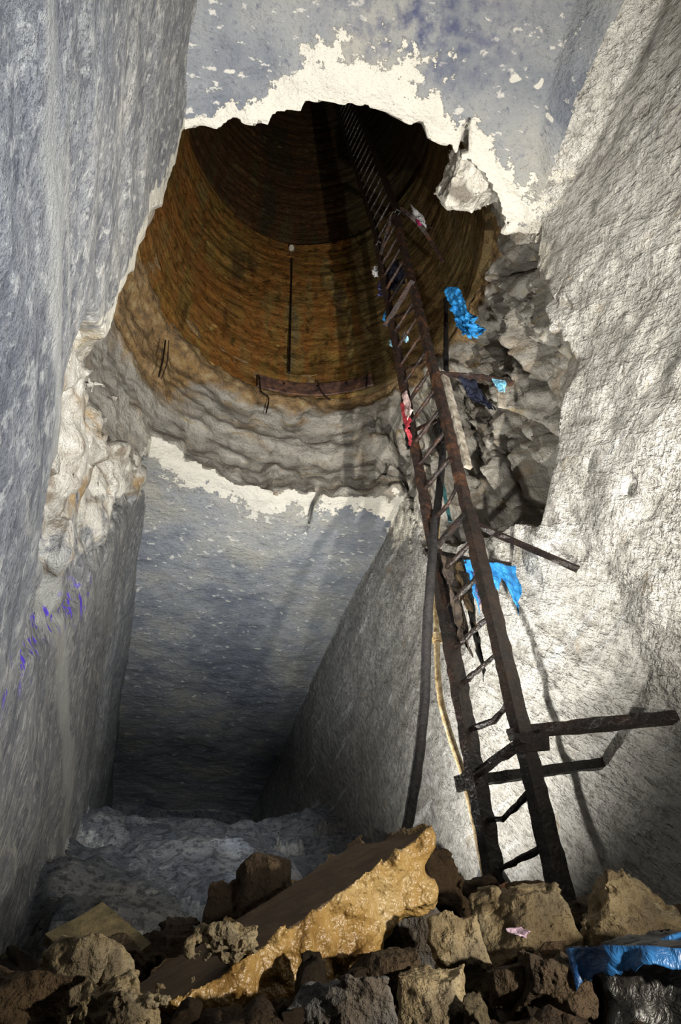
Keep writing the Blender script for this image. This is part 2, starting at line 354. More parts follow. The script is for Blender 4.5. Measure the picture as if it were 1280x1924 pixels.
M = dict(
    left=mat_left(), ceiling=mat_ceiling(), right=mat_right(), shaft=mat_shaft_rock(), lining=mat_lining(),
    back=mat_backfill(), soil=mat_soil(), mud=mat_mud(),
    tan=mat_rock('tan_rock', (0.12, 0.085, 0.045), (0.33, 0.26, 0.15), (0.52, 0.45, 0.31)),
    brown=mat_rock('brown_rock', (0.035, 0.022, 0.012), (0.085, 0.054, 0.028), (0.15, 0.10, 0.052)),
    dark=mat_rock('dark_rock', (0.022, 0.015, 0.01), (0.055, 0.038, 0.022), (0.10, 0.07, 0.04)),
    grey=mat_rock('grey_rock', (0.06, 0.06, 0.062), (0.15, 0.145, 0.14), (0.27, 0.26, 0.24)),
    white=mat_rock('white_chalk', (0.50, 0.47, 0.40), (0.66, 0.63, 0.56), (0.76, 0.73, 0.66)),
    iron=mat_metal('wet_rusty_iron', (0.006, 0.005, 0.004), (0.014, 0.009, 0.007), (0.022, 0.012, 0.008), 0.34),
    rust=mat_metal('dry_rusty_iron', (0.010, 0.006, 0.005), (0.022, 0.011, 0.008), (0.075, 0.030, 0.012), 0.55),
    band=mat_metal('purple_brown_steel', (0.05, 0.03, 0.025), (0.13, 0.075, 0.06), (0.24, 0.12, 0.06), 0.4),
    rubber=mat_metal('black_rubber', (0.008, 0.007, 0.008), (0.018, 0.016, 0.016), (0.020, 0.017, 0.016), 0.75),
    hose=mat_metal('mud_yellow_pipe', (0.20, 0.13, 0.055), (0.38, 0.28, 0.14), (0.52, 0.42, 0.26), 0.5, 22),
    wood=mat_metal('weathered_wood', (0.16, 0.13, 0.10), (0.34, 0.30, 0.24), (0.52, 0.48, 0.41), 0.8, 16),
    olwood=mat_metal('dark_olive_wood', (0.045, 0.035, 0.016), (0.10, 0.078, 0.035), (0.17, 0.13, 0.06), 0.8, 10),
    blue=mat_plastic('blue_plastic', (0.015, 0.17, 0.50), (0.05, 0.36, 0.80)),
    tarpblue=mat_plastic('dark_blue_tarp', (0.006, 0.035, 0.12), (0.03, 0.16, 0.42)),
    pale=mat_plastic('pale_blue_plastic', (0.12, 0.38, 0.55), (0.35, 0.62, 0.75)),
    navy=mat_plastic('navy_plastic', (0.006, 0.007, 0.014), (0.02, 0.025, 0.05), 0.3),
    black=mat_plastic('black_plastic', (0.006, 0.006, 0.006), (0.02, 0.018, 0.016), 0.4),
    rag=mat_plastic('brown_rag', (0.014, 0.010, 0.008), (0.055, 0.038, 0.024), 0.8),
    ochre=mat_plastic('ochre_rag', (0.06, 0.04, 0.02), (0.22, 0.15, 0.07), 0.8),
    orange=mat_plastic('orange_rag', (0.16, 0.035, 0.008), (0.50, 0.13, 0.025), 0.6),
    red=mat_plastic('red_rag', (0.32, 0.02, 0.03), (0.55, 0.07, 0.09), 0.7),
    pinkwhite=mat_plastic('pinkish_white_plastic', (0.42, 0.28, 0.26), (0.62, 0.48, 0.44), 0.5),
    paper=mat_plastic('white_plastic', (0.50, 0.50, 0.52), (0.75, 0.74, 0.76), 0.5),
    pink=mat_plastic('magenta_print', (0.40, 0.02, 0.11), (0.60, 0.04, 0.18), 0.5),
    lilac=mat_plastic('lilac_plastic', (0.45, 0.30, 0.42), (0.66, 0.52, 0.62), 0.5),
    teal=mat_plastic('teal_plastic', (0.02, 0.10, 0.11), (0.06, 0.20, 0.21), 0.4),
    violet=mat_plastic('dark_violet_plastic', (0.02, 0.018, 0.06), (0.07, 0.065, 0.16), 0.4),
)

# ------------------------------------------------------------------ object helpers
COL = SC.collection
def link(o, parent=None):
    COL.objects.link(o)
    if parent is not None:
        o.parent = parent
        o.matrix_parent_inverse = Matrix.Translation(-Vector(parent.location))
    return o
def mobj(name, me, m, parent=None):
    o = bpy.data.objects.new(name, me); me.materials.append(m); return link(o, parent)
def tag(o, label, cat, group=None):
    o['label'] = label; o['category'] = cat
    if group: o['group'] = group
    return o
def struct(name, me, m):
    o = mobj(name, me, m); o['kind'] = 'structure'; return o
def empty(name, loc, label, cat, group=None):
    o = bpy.data.objects.new(name, None); o.location = loc; o.empty_display_size = 0.1; COL.objects.link(o)
    return tag(o, label, cat, group)

# ------------------------------------------------------------------ THE CAVE: gallery cut by a vertical shaft
XL, XR, ZC, YB = -0.45, 2.373, 5.44, 14.4
CX, CY, RS = 0.96, 3.30, 1.93
def zb_left(y): return 2.72 + 0.83 * (y - 1.95)
def zb_right(y): return 3.12 + 0.72 * np.maximum(y - 2.85, 0) + 1.0 * np.maximum(2.85 - y, 0)
def shaft_only(P):
    x, y, z = P[:, 0], P[:, 1], P[:, 2]
    rr = np.hypot(x - CX, y - CY)
    th = np.arctan2(y - CY, x - CX)
    C = np.stack([np.cos(th) * 2, np.sin(th) * 2, z], 1)
    led = 0.07 * fbm(C, (0.7, 0.7, 3.6), 4, 5.0) + 0.042 * fbm(C, (4.5, 4.5, 3.5), 4, 1.0) + 0.016 * ridge(C, (2.6, 2.6, 2.2), 3, 44.0) + 0.05 * sstep(5.9, 5.4, z) * fbm(C, (3.2, 3.2, 0.8), 4, 33.0)
    led = led + 0.05 * sstep(6.1, 5.9, z) * sstep(5.3, 5.6, z) * ridge(C, (4.5, 4.5, 0.7), 3, 37.0)
    prof = np.interp(z, [2.5, 5.2, 5.6, 6.15, 6.6, 7.25, 7.6], [0.0, 0.0, 0.05, 0.12, 0.08, 0.0, 0.02])
    right = sstep(2.0, 2.45, x)
    gro = 0.17 * ridge(C, (2.4, 2.4, 0.45), 4, 3.0) + 0.08 * fbm(C, (4, 4, 2.2), 3, 8.0)
    mk = (right > 0) & (z > 2.4) & (z < 7.5) & (np.abs(rr - RS) < 0.7)
    if mk.any():
        W = C[mk] + 0.10 * np.stack([vn(C[mk], 3.0, 71.0), vn(C[mk], 3.0, 72.0), vn(C[mk], 3.0, 73.0)], 1)
        chunk = cell(W, (2.6, 2.6, 0.75), 2.0); ch2 = cell(W, (6.5, 6.5, 2.6), 5.0)
        gro[mk] += 0.34 * (chunk[2] - 0.5) - 0.22 * sstep(0.20, 0.0, chunk[1]) + 0.11 * (ch2[2] - 0.5) - 0.05 * sstep(0.2, 0.0, ch2[1])
    low = sstep(3.2, 4.6, z) * (1 - sstep(6.6, 7.3, z))
    ds = rr - (RS + prof + led - right * low * (gro - 0.05))
    zb = np.where(x < CX, zb_left(y), zb_right(y)) + 0.10 * fbm(P, 2.5, 3, 40.0)
    return np.maximum(ds, (zb - z) * 0.8)
def backfill_h(x, y):
    Q = np.stack([x, y, np.zeros_like(x)], 1)
    c = cell(Q + 0.12 * np.stack([vn(Q, 2.5, 3.0), vn(Q, 2.5, 4.0), 0 * x], 1), (0.95, 0.9, 1.0), 4.0)
    base = 0.62 + 0.50 * (y - 3.55) + 0.22 * sstep(1.4, 2.4, x) * sstep(6, 10, y)
    st = 0.50; k = base / st + 0.8 * (c[2] - 0.5)
    stp = (np.floor(k) + sstep(0.05, 0.6, k - np.floor(k))) * st
    h = 0.3 * base + 0.7 * stp + 0.05 * fbm(Q, 2.6, 4, 9.0) - 0.09 * sstep(0.14, 0.0, c[1])
    h = h + 0.04 * ridge(Q, 4.0, 3, 8.0)
    top = 2.93 + 0.50 * sstep(1.3, 2.3, x) + 0.08 * sstep(0.3, -0.4, x) + 0.05 * fbm(Q, 2.5, 3, 22.0) - 0.06
    return np.minimum(h, top + 0.02 * (y - 9)) - 0.34 * np.exp(-((x - 0.80) / 0.40) ** 2 - ((y - 4.2) / 0.5) ** 2)
def brk_mask(P):
    y, z = P[:, 1], P[:, 2]
    d = (zb_left(y) - z) * 0.77                        # distance below the notch edge on the left wall
    wid = np.interp(y, [1.5, 1.8, 2.1, 2.8, 3.6, 4.8, 5.8], [0.10, 0.75, 1.25, 1.30, 0.95, 0.50, 0.15])
    m = np.clip(1 - d / np.maximum(wid, 0.05), 0, 1) * (d > -0.12)
    return np.sqrt(m) * sstep(1.45, 1.85, y) * (1 - sstep(5.0, 5.8, y))
def gallery(P):
    x, y, z = P[:, 0], P[:, 1], P[:, 2]
    bm = np.clip(brk_mask(P) * 1.6, 0, 1)
    nl = 0.05 * fbm(P, (0.9, 0.5, 0.9), 3, 0.0) + 0.014 * fbm(P, (6, 2.2, 6), 3, 6.0)
    mk = (bm > 0) & (np.abs(x - XL) < 0.6)
    if mk.any():
        W = P[mk] + 0.08 * np.stack([vn(P[mk], 3.5, 71.0), vn(P[mk], 3.5, 72.0), vn(P[mk], 3.5, 73.0)], 1)
        ck = cell(W, (2.6, 3.6, 2.6), 1.0); c2 = cell(W, (6, 7, 5.0), 3.0)
        nl[mk] += bm[mk] * (0.05 + 0.06 * ridge(P[mk], 2.4, 4, 17.0) + 0.13 * (ck[2] - 0.4) + 0.05 * (c2[2] - 0.5))
    dl = XL - nl * 1.0 - x
    nr = 0.05 * fbm(P, (0.8, 0.6, 0.8), 3, 31.0) + 0.012 * fbm(P, (5, 2.5, 7), 3, 16.0)
    dr = x - XR - nr
    dr = np.maximum(dr, -9)
    nc = 0.045 * fbm(P, (0.8, 0.8, 1), 4, 3.3) + 0.008 * fbm(P, 7.0, 2, 2.0)
    rr = np.hypot(x - CX, y - CY) - RS
    nc = nc + 0.035 * sstep(0.25, 0.10, rr + 0.25 * vn(P, 2.3, 51.0))
    dz = z - ZC - nc
    g = np.maximum(np.maximum(dl, dr), dz)
    # rounded shoulder between right wall and ceiling near the camera
    s = sstep(2.2, 0.6, y) * 0.55
    g = np.maximum(g, ((x - XR) + (z - ZC)) * 0.7071 + s * 0.5 - nr)
    g = np.maximum(g, y - YB - 0.1 * fbm(P, 1.2, 3)); g = np.maximum(g, -2.4 - y)
    return np.maximum(g, -1.2 - z)
HOLES = [(2.373, 2.245, 2.82), (2.373, 2.12, 2.62)]
for k, (px, py) in enumerate([(1105, 873), (1195, 918)]): HOLES[k] = tuple(onX(px, py, 2.36))
CRACKS = [(onZ(885, 190, ZC), onZ(872, 290, ZC)), (onZ(556, 1030, ZC), onZ(604, 930, ZC))]
def cave(P):
    g = gallery(P); s = shaft_only(P)
    d = np.minimum(g, s)
    for hx, hy, hz in HOLES:
        d = np.minimum(d, np.maximum(np.hypot(P[:, 1] - hy, P[:, 2] - hz) - 0.045, np.abs(P[:, 0] - hx) - 0.2))
    for A, Bq in CRACKS:
        a = A[:2]; ab = Bq[:2] - a; L = np.linalg.norm(ab); ab = ab / L
        q = P[:, :2] - a; t = q @ ab; w = np.abs(q @ np.array([-ab[1], ab[0]]) + 0.05 * vn(P, 3.0, 5.0))
        crack = np.maximum(np.maximum(w - 0.004 - 0.035 * np.clip(t / L, 0, 1.3) ** 2, np.abs(t - L * 0.5) - L * 0.55), np.abs(P[:, 2] - ZC) - 0.25)
        d = np.minimum(d, crack)
    near = (P[:, 1] > 3.0)
    bf = np.full(len(P), -9.0)
    near = near & (P[:, 2] < 4.6)
    if near.any(): bf[near] = (backfill_h(P[near, 0], P[near, 1]) - P[near, 2]) * 0.75
    return np.maximum(d, bf)

HG = 0.03
V, Q = surface_nets(cave, (-1.5, -2.6, -1.4), (3.4, 14.9, 7.45), HG)
fc = V[Q].mean(1)
e1 = V[Q[:, 2]] - V[Q[:, 0]]; e2 = V[Q[:, 3]] - V[Q[:, 1]]; nn = np.cross(e1, e2); nn /= np.linalg.norm(nn, axis=1)[:, None] + 1e-9
sh = shaft_only(V); rr = np.hypot(V[:, 0] - CX, V[:, 1] - CY) - RS
lowf = vn(V, 1.3, 60.0); lowf2 = fbm(V, 2.6, 3, 70.0)
wid = 0.42 + 0.18 * sstep(3.0, 1.6, V[:, 1]) + 0.17 * lowf + 0.16 * lowf2
wid = wid * (1 - 0.75 * sstep(0.35, -0.25, V[:, 0]) * (V[:, 1] < 3))
att = dict(rim=np.clip(1 - np.maximum(sh, -0.2) / np.maximum(wid, 0.08), 0, 1) * 0.95,
           brk=brk_mask(V),
           lochre=sstep(0.25, -0.55, V[:, 0]) * sstep(5.6, 6.8, V[:, 2]) + 0.75 * sstep(6.75, 7.2, V[:, 2]),
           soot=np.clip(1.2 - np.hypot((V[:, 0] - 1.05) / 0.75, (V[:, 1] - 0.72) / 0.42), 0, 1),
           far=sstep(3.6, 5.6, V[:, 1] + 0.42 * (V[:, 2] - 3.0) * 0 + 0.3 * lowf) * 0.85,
           violet=sstep(0.75, 0.0, np.abs((V[:, 2] - 1.55) - 0.95 * (V[:, 1] - 2.45)) / 0.30) * ((V[:, 1] > 1.9) & (V[:, 1] < 3.4)))
# left wall: narrow white strip only
lw = (V[:, 0] < XL + 0.15) & (V[:, 2] < ZC - 0.05)
att['rim'][lw] = np.clip(1 - np.maximum(sh[lw], -0.2) / 0.19, 0, 1)
rw = (V[:, 0] > XR - 0.15) & (V[:, 2] < ZC - 0.1)
att['rim'][rw] *= sstep(4.2, 5.2, V[rw, 2])
x, y, z = fc.T
frr = np.hypot(x - CX, y - CY) - RS
fsh = np.abs(shaft_only(fc)); fga = np.abs(gallery(fc))
fbf = np.full(len(fc), 9.0); k3 = y > 3.0; fbf[k3] = np.abs(backfill_h(x[k3], y[k3]) - z[k3]) * 0.75
cls = np.full(len(fc), 0)
dd = np.stack([np.abs(x - XL) - 0.0, np.abs(x - XR), np.abs(z - ZC), np.abs(y - YB), np.abs(y + 2.4), np.abs(z + 1.2)], 1)
nx, nz, ny = np.abs(nn[:, 0]), np.abs(nn[:, 2]), np.abs(nn[:, 1])
pen = np.stack([1 - nx, 1 - nx, 1 - nz, 1 - ny, 1 - ny, 1 - nz], 1) * 0.10
cls = (dd + pen).argmin(1)
cls[(fsh < fga - 0.004) & (frr < 0.5)] = 6
cls[(fbf < 0.03) & (fbf < fga) & (nz > 0.05) & (z < 4.5) & (x > XL + 0.02)] = 7
parts = [('wall_left', [0], 'left'), ('wall_right', [1], 'right'), ('ceiling', [2], 'ceiling'), ('wall_back', [3], 'back'),
         ('wall_near', [4], 'left'), ('wall_shaft', [6], 'shaft'), ('floor_backfill', [7], 'back')]
for nm, ks, mk in parts:
    mk_ = np.isin(cls, ks)
    if not mk_.any(): continue
    v, f, at = submesh(V, Q, mk_, att)
    o = struct(nm, np_mesh(nm, v, f, True, at), M[mk])
    if nm == 'wall_shaft': o['label'] = 'raw pale layered rock where the shaft breaks into the gallery'

# shaft lining above the raw rock: damp rusty rings, the upper ring set back
def lining():
    nth, zs = 520, np.concatenate([[7.28], np.linspace(7.28, 11.86, 190), np.linspace(11.86, 11.86, 5), np.linspace(11.9, 21.0, 200)])
    th = np.linspace(0, 2 * np.pi, nth, endpoint=False)
    r0 = np.concatenate([[2.25], np.full(190, 1.90), np.linspace(1.90, 2.06, 5), np.full(200, 2.02)])
    T, ZZ = np.meshgrid(th, zs); R0 = np.repeat(r0[:, None], nth, 1)
    P = np.stack([np.cos(T) * 1.9, np.sin(T) * 1.9, ZZ], -1).reshape(-1, 3)
    d = 0.018 * fbm(P, (1.2, 1.2, 5), 4, 3.0) + 0.03 * fbm(P, (0.8, 0.8, 0.5), 2, 8.0)
    R = R0.reshape(-1) + d; Zv = ZZ.reshape(-1) + np.where(ZZ.reshape(-1) < 7.3, 0.05 * fbm(P, 1.6, 3, 2.0), 0) 
    Vv = np.stack([CX + np.cos(T.reshape(-1)) * R, CY + np.sin(T.reshape(-1)) * R, Zv], 1)
    n = len(zs); i, j = np.meshgrid(np.arange(n - 1), np.arange(nth), indexing='ij'); i = i.ravel(); j = j.ravel(); j2 = (j + 1) % nth
    Fq = np.stack([i * nth + j, (i + 1) * nth + j, (i + 1) * nth + j2, i * nth + j2], 1)
    return np_mesh('wall_lining', Vv, Fq, True, dict(shaded=sstep(1.75, 2.35, Vv[:, 0]) * sstep(5.3, 4.9, Vv[:, 1])))  # mask for the shade painted on the right sector
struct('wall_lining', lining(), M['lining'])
# closed top of the shaft, far out of sight
th = np.linspace(0, 2 * np.pi, 48, endpoint=False)
bm = bmesh.new(); bm.faces.new([bm.verts.new((CX + 2.3 * math.cos(a), CY + 2.3 * math.sin(a), 20.9)) for a in th])
me = bpy.data.meshes.new('ceiling_shaft_top'); bm.to_mesh(me); bm.free(); struct('ceiling_shaft_top', me, M['lining'])

# ------------------------------------------------------------------ rubble floor in front
def floor_h(x, y):
    Qp = np.stack([x, y, np.zeros_like(x)], 1)
    up = np.interp(y, [-2.4, -0.3, 0.6, 1.3, 2.0, 3.0, 3.5, 4.2, 5.0], [-0.75, -0.75, -0.25, 0.10, 0.335, 0.62, 0.60, 0.45, 0.3])
    left = sstep(0.35, -0.45, x)
    up = up + left * np.interp(y, [1.0, 2.0, 3.0], [0.0, -0.03, -0.03]) + sstep(1.2, 2.3, x) * np.interp(y, [1.0, 2.0, 3.0], [0, 0.0, 0.04])
    dip = -0.07 * np.exp(-((x - 0.25) / 0.22) ** 2) * sstep(1.2, 2.2, y)
    n = 0.05 * fbm(Qp, 2.4, 3, 3.0) + 0.035 * fbm(Qp, 9.0, 4, 6.0)
    c = cell(Qp, (9, 9, 1), 3.0); n = n + 0.05 * (c[2] - 0.5) * sstep(0.0, 0.2, c[1])
    return up + dip + n
def heightmesh(name, x0, x1, y0, y1, h):
    xs = np.arange(x0, x1 + h, h); ys = np.arange(y0, y1 + h, h); X, Yv = np.meshgrid(xs, ys)
    Zv = floor_h(X.ravel(), Yv.ravel()); Vv = np.stack([X.ravel(), Yv.ravel(), Zv], 1); n = len(xs)
    i, j = np.meshgrid(np.arange(len(ys) - 1), np.arange(n - 1), indexing='ij'); i = i.ravel(); j = j.ravel()
    return np_mesh(name, Vv, np.stack([i * n + j, i * n + j + 1, (i + 1) * n + j + 1, (i + 1) * n + j], 1))
struct('floor', heightmesh('floor', -0.62, 2.52, -2.4, 5.0, 0.016), M['soil'])
def fh(x, y): return float(floor_h(np.array([x]), np.array([y]))[0])

# ------------------------------------------------------------------ rocks
def frame(px, py, dist_y):
    """point on the ground seen there, and local right / up / away axes of that spot"""
    c = onY(px, py, dist_y); d = c / np.linalg.norm(c)
    r = np.cross(d, (0, 0, 1.0)); r /= np.linalg.norm(r); u = np.cross(r, d)
    return c, r, u, d
def rock_mesh(name, planes, c, amp=0.02, freq=7.0, h=0.012, seed=0, blobs=0.0, rnd=0.0, top=None, cut=None):
    N = np.array([p[0] for p in planes], float); N /= np.linalg.norm(N, axis=1)[:, None]; D = np.array([p[1] for p in planes], float)
    ext = D.max() * 1.9
    def f(P):
        q = P - c
        k = q @ N.T - D
        s = k.max(1) if rnd == 0 else rnd * np.log(np.exp(np.clip(k / rnd, -60, 60)).sum(1))
        s = s - amp * (fbm(P, freq, 5, seed * 3.1) + 0.25 * ridge(P, freq * 1.6, 3, seed * 1.3)) * (1.0 if top is None else np.where((q @ N.T - D).argmax(1) == top, 0.12, 1.0))
        if blobs: s = s - blobs * (1.0 if top is None else np.where((q @ N.T - D).argmax(1) == top, 0.05, 1.0)) * (fbm(P, freq * 1.7, 2, seed + 4.0) + 0.6 * ridge(P, freq * 1.1, 2, seed + 9.0))
        if cut is not None: s = np.maximum(s, -cut(P))
        return s
    v, q = surface_nets(f, c - ext, c + ext, h, slack=ext * 0.5 + amp * 2, B=16)
    q = q[:, ::-1]
    at = {}
    if top is not None:
        nrm = np.zeros_like(v); fn = np.cross(v[q[:, 1]] - v[q[:, 0]], v[q[:, 2]] - v[q[:, 0]])
        kk = (v - c) @ N.T - D
        at['top'] = (kk.argmax(1) == top).astype(float)
    return np_mesh(name, v, q, True, at)
def rplanes(rs, sx, sy, sz, n=14):
    out = []
    for k in range(n):
        v = rs.normal(size=3); v /= np.linalg.norm(v)
        out.append((v, np.linalg.norm(v * np.array([sx, sy, sz])) * rs.uniform(0.72, 0.95)))
    for ax, s in ((0, sx), (1, sy), (2, sz)):
        for sg in (-1, 1):
            v = np.zeros(3); v[ax] = sg; out.append((v + rs.normal(size=3) * 0.12, s * rs.uniform(0.85, 1.0)))
    return out
def turn(planes, r, d, u): 
    B = np.stack([r, d, u], 1); return [(B @ np.asarray(n, float), D) for n, D in planes]
def boulder(name, px, py, yd, wpx, hpx, m, label, seed, depth=0.8, amp=0.012, freq=9, planes=None, n=14, cat='rock', group=None, h=None, blobs=0.0):
    c, r, u, d = frame(px, py, yd); s = np.linalg.norm(c) / F
    sx, sz = wpx * s / 2, hpx * s / 2; sy = depth * (sx + sz) / 2
    rs = np.random.RandomState(seed)
    pl = turn(planes(sx, sy, sz) if planes else rplanes(rs, sx, sy, sz, n), r, d, u)
    hh = h or max(sx, sz) / 30
    me = rock_mesh(name, pl, c, 1.6 * amp * max(sx, sz) / 0.12, freq * 1.4, hh, seed, blobs)
    o = mobj(name, me, m)
    me.transform(Matrix.Translation(Vector(-c))); o.location = Vector(c)
    return tag(o, label, cat, group)

# the big mud coated slab
c, r, u, d = frame(560, 1762, 1.95); s = np.linalg.norm(c) / F
ax = 0.86 * r + 0.50 * u + 0.55 * d; ax /= np.linalg.norm(ax)
nt = -0.50 * r + 0.86 * u - 0.34 * d; nt -= ax * nt.dot(ax); nt /= np.linalg.norm(nt)
nf = np.cross(ax, nt); nf = nf if nf.dot(d) < 0 else -nf
spl = [(nt, 0.078), (-nt, 0.085), (nf, 0.17), (-nf, 0.17), (ax - 0.55 * nt, 0.30), (-ax - 0.2 * nt, 0.37),
       (-ax + 1.0 * nf, 0.40), (nf - 0.9 * nt, 0.165)]
me = rock_mesh('mud_coated_slab', spl, c, 0.010, 11, 0.0065, 3, 0.014, 0.0, top=0)
me.transform(Matrix.Translation(Vector(-c)))
o = mobj('stone_slab', me, M['mud']); o.location = Vector(c)
tag(o, 'long tilted slab of stone with a shiny yellow mud coated edge', 'slab')

def upright(sx, sy, sz):
    return [((-1, -0.25, 0.12), sx), ((1, -0.15, 0.08), sx * .95), ((0.45, -1, 0.1), sy * 1.0), ((-0.4, -1, 0.15), sy * 0.9), ((0, 1, 0), sy), ((0.25, -0.1, 1), sz * .93), ((-0.75, 0, 1), sz * .95), ((0, 0, -1), sz)]
boulder('boulder', 497, 1690, 2.25, 82, 128, M['brown'], 'dark upright block standing behind the mud coated slab', 11, planes=upright, amp=0.006)
boulder('boulder', 432, 1722, 2.35, 88, 105, M['brown'], 'brown block leaning left of the dark upright block', 12, n=10, amp=0.008)
boulder('clay_lump', 418, 1772, 1.72, 78, 44, M['tan'], 'crumbly tan lump lying on the lower left end of the slab', 13, amp=0.03, freq=16, cat='lump', blobs=0.008)
boulder('boulder', 800, 1672, 2.6, 125, 118, M['brown'], 'rounded brown boulder just right of the slab top', 14, amp=0.015)
boulder('boulder', 775, 1757, 2.0, 118, 108, M['grey'], 'dark grey faceted block below the rounded brown boulder', 15, n=9, amp=0.006)
boulder('boulder', 868, 1806, 1.75, 92, 112, M['tan'], 'pale tan rock with rough lit face in the middle of the rubble', 16, n=10, amp=0.014)
boulder('boulder', 818, 1892, 1.55, 112, 104, M['tan'], 'brown and pale rock at the bottom edge below the pale tan rock', 17, n=9, amp=0.012)
def wedge(sx, sy, sz):
    return [((0.75, -1, 0.25), sy * .9), ((-0.5, -0.8, 0.55), sy * .8), ((0.1, -.1, 1), sz * .8), ((-1, 0, 0.1), sx), ((1, 0, 0.35), sx * .95), ((0, 1, 0), sy), ((0, 0, -1), sz), ((0.2, -0.6, -1), sz)]
boulder('boulder', 985, 1738, 2.05, 140, 122, M['tan'], 'squarish block with pale speckled face in front of the ladder foot', 18, planes=wedge, amp=0.010)
def pyramid(sx, sy, sz):
    return [((-0.98, -0.35, 0.62), sx * .56), ((0.95, -0.2, 0.62), sx * .58), ((0.55, -1, 0.30), sy * .55), ((-0.5, -1, 0.30), sy * .78), ((0, 1, 0.4), sy * .7), ((0, 0, -1), sz * 0.95), ((1, 0, 0), sx * .95), ((-1, 0, 0), sx * .98), ((0.1, 0, 1), sz * .92)]
boulder('boulder', 1182, 1738, 1.95, 172, 142, M['tan'], 'big pyramid shaped tan rock at the right', 19, planes=pyramid, amp=0.012, depth=1.0)
boulder('boulder', 1085, 1748, 2.35, 135, 85, M['dark'], 'dark rock between the pale block and the pyramid rock', 20, n=10, amp=0.01)
boulder('boulder', 962, 1855, 1.6, 78, 58, M['dark'], 'small dark brown rock below the pale speckled block', 21, n=10, amp=0.008)
boulder('boulder', 1035, 1808, 1.8, 78, 52, M['brown'], 'low brown rock in front of the pyramid rock', 22, n=9, amp=0.008)
boulder('boulder', 1262, 1742, 2.1, 70, 60, M['brown'], 'brown rock at the right frame edge beside the pyramid rock', 23, n=10, amp=0.01)
boulder('boulder', 905, 1684, 2.95, 92, 50, M['dark'], 'flat dark rock left of the ladder foot', 24, n=10, amp=0.008)
boulder('boulder', 985, 1692, 2.75, 95, 46, M['brown'], 'smooth brown stone at the foot of the ladder', 25, n=10, amp=0.008)
boulder('boulder', 1105, 1722, 2.7, 110, 44, M['brown'], 'low brown stone right of the ladder foot', 26, n=10, amp=0.008)
boulder('boulder', 1045, 1870, 1.55, 150, 90, M['dark'], 'dark slumped stone beside the blue tarp', 27, n=10, amp=0.012)
boulder('boulder', 330, 1788, 2.3, 110, 62, M['dark'], 'dark clod on the mound left of the slab', 28, n=12, amp=0.02, cat='rock')
boulder('boulder', 215, 1800, 2.2, 85, 60, M['dark'], 'dark crumbly clod behind the cracked pale rock', 29, n=12, amp=0.02)
boulder('boulder', 715, 1850, 1.7, 120, 90, M['dark'], 'dark stone under the lower edge of the slab', 30, n=10, amp=0.012)
boulder('boulder', 640, 1900, 1.5, 170, 66, M['grey'], 'grey stone at the bottom edge beneath the slab', 33, n=9, amp=0.01)
# pale cracked rock in the left foreground: two halves
boulder('boulder', 122, 1868, 1.6, 92, 142, M['tan'], 'left half of the cracked pale rock at bottom left', 31, n=9, amp=0.014, blobs=0.004)
boulder('boulder', 188, 1862, 1.62, 82, 138, M['tan'], 'right half of the cracked pale rock at bottom left', 32, n=9, amp=0.018, blobs=0.004)
boulder('clay_lump', 215, 1912, 1.45, 120, 50, M['tan'], 'knobbly tan clay lump at bottom left under the cracked rock', 34, amp=0.03, freq=14, cat='lump', blobs=0.008)
boulder('boulder', 25, 1905, 1.5, 150, 90, M['brown'], 'brown muddy bank stone in the bottom left corner', 35, n=12, amp=0.012)
# loose chalk block wedged at the rim of the shaft
def rimrock(sx, sy, sz):
    return [((-0.7, -0.2, 0.8), sx * .60), ((0.7, 0, 0.65), sx * .55), ((0.2, -1, -0.35), sy * .7), ((0.1, -.3, -1), sz * .75), ((-1, 0, -.3), sx), ((1, 0, -.35), sx * .95), ((0, 1, 0), sy), ((-.6, 0, -1), sz * .9)]
boulder('chalk_block', 879, 334, 1.66, 104, 98, M['white'], 'loose white chalk block wedged under the rim of the shaft', 41, planes=rimrock, amp=0.010, depth=1.2, freq=6)
# loose clods over the mound
rs = np.random.RandomState(5)
clods = []
for k in range(5):
    pl = rplanes(rs, 1, 0.9, 0.7, 9); v, q = surface_nets(lambda P: np.max(np.stack([P @ (np.asarray(n) / np.linalg.norm(n)) - D for n, D in pl], 1), 1) - 0.12 * fbm(P, 2.2, 3, k * 5.0), (-1.5,) * 3, (1.5,) * 3, 0.10, 1.0, 16)
    me = np_mesh('clod', v, q[:, ::-1]); clods.append(me)
mats = ['dark', 'brown', 'dark', 'brown', 'tan']
for k, me in enumerate(clods): me.materials.append(M[mats[k]])
for k in range(260):
    yy = rs.uniform(1.25, 3.1); xx = rs.uniform(max(-0.35, 0.05 - 0.2 * yy), 0.42 + 0.62 * yy)
    o = bpy.data.objects.new('clod', clods[rs.randint(5) if rs.rand() > .35 else rs.randint(2)]); sc = rs.uniform(0.010, 0.034) * (1.0 if rs.rand() > .2 else 1.6)
    o.location = (xx, yy, fh(xx, yy) + sc * 0.3); o.scale = (sc, sc * rs.uniform(.7, 1.1), sc * rs.uniform(.7, 1)); o.rotation_euler = rs.uniform(0, 6.28, 3)
    COL.objects.link(o); tag(o, 'small loose clod of earth or stone lying on the rubble mound', 'clod', 'loose clods on the rubble mound')

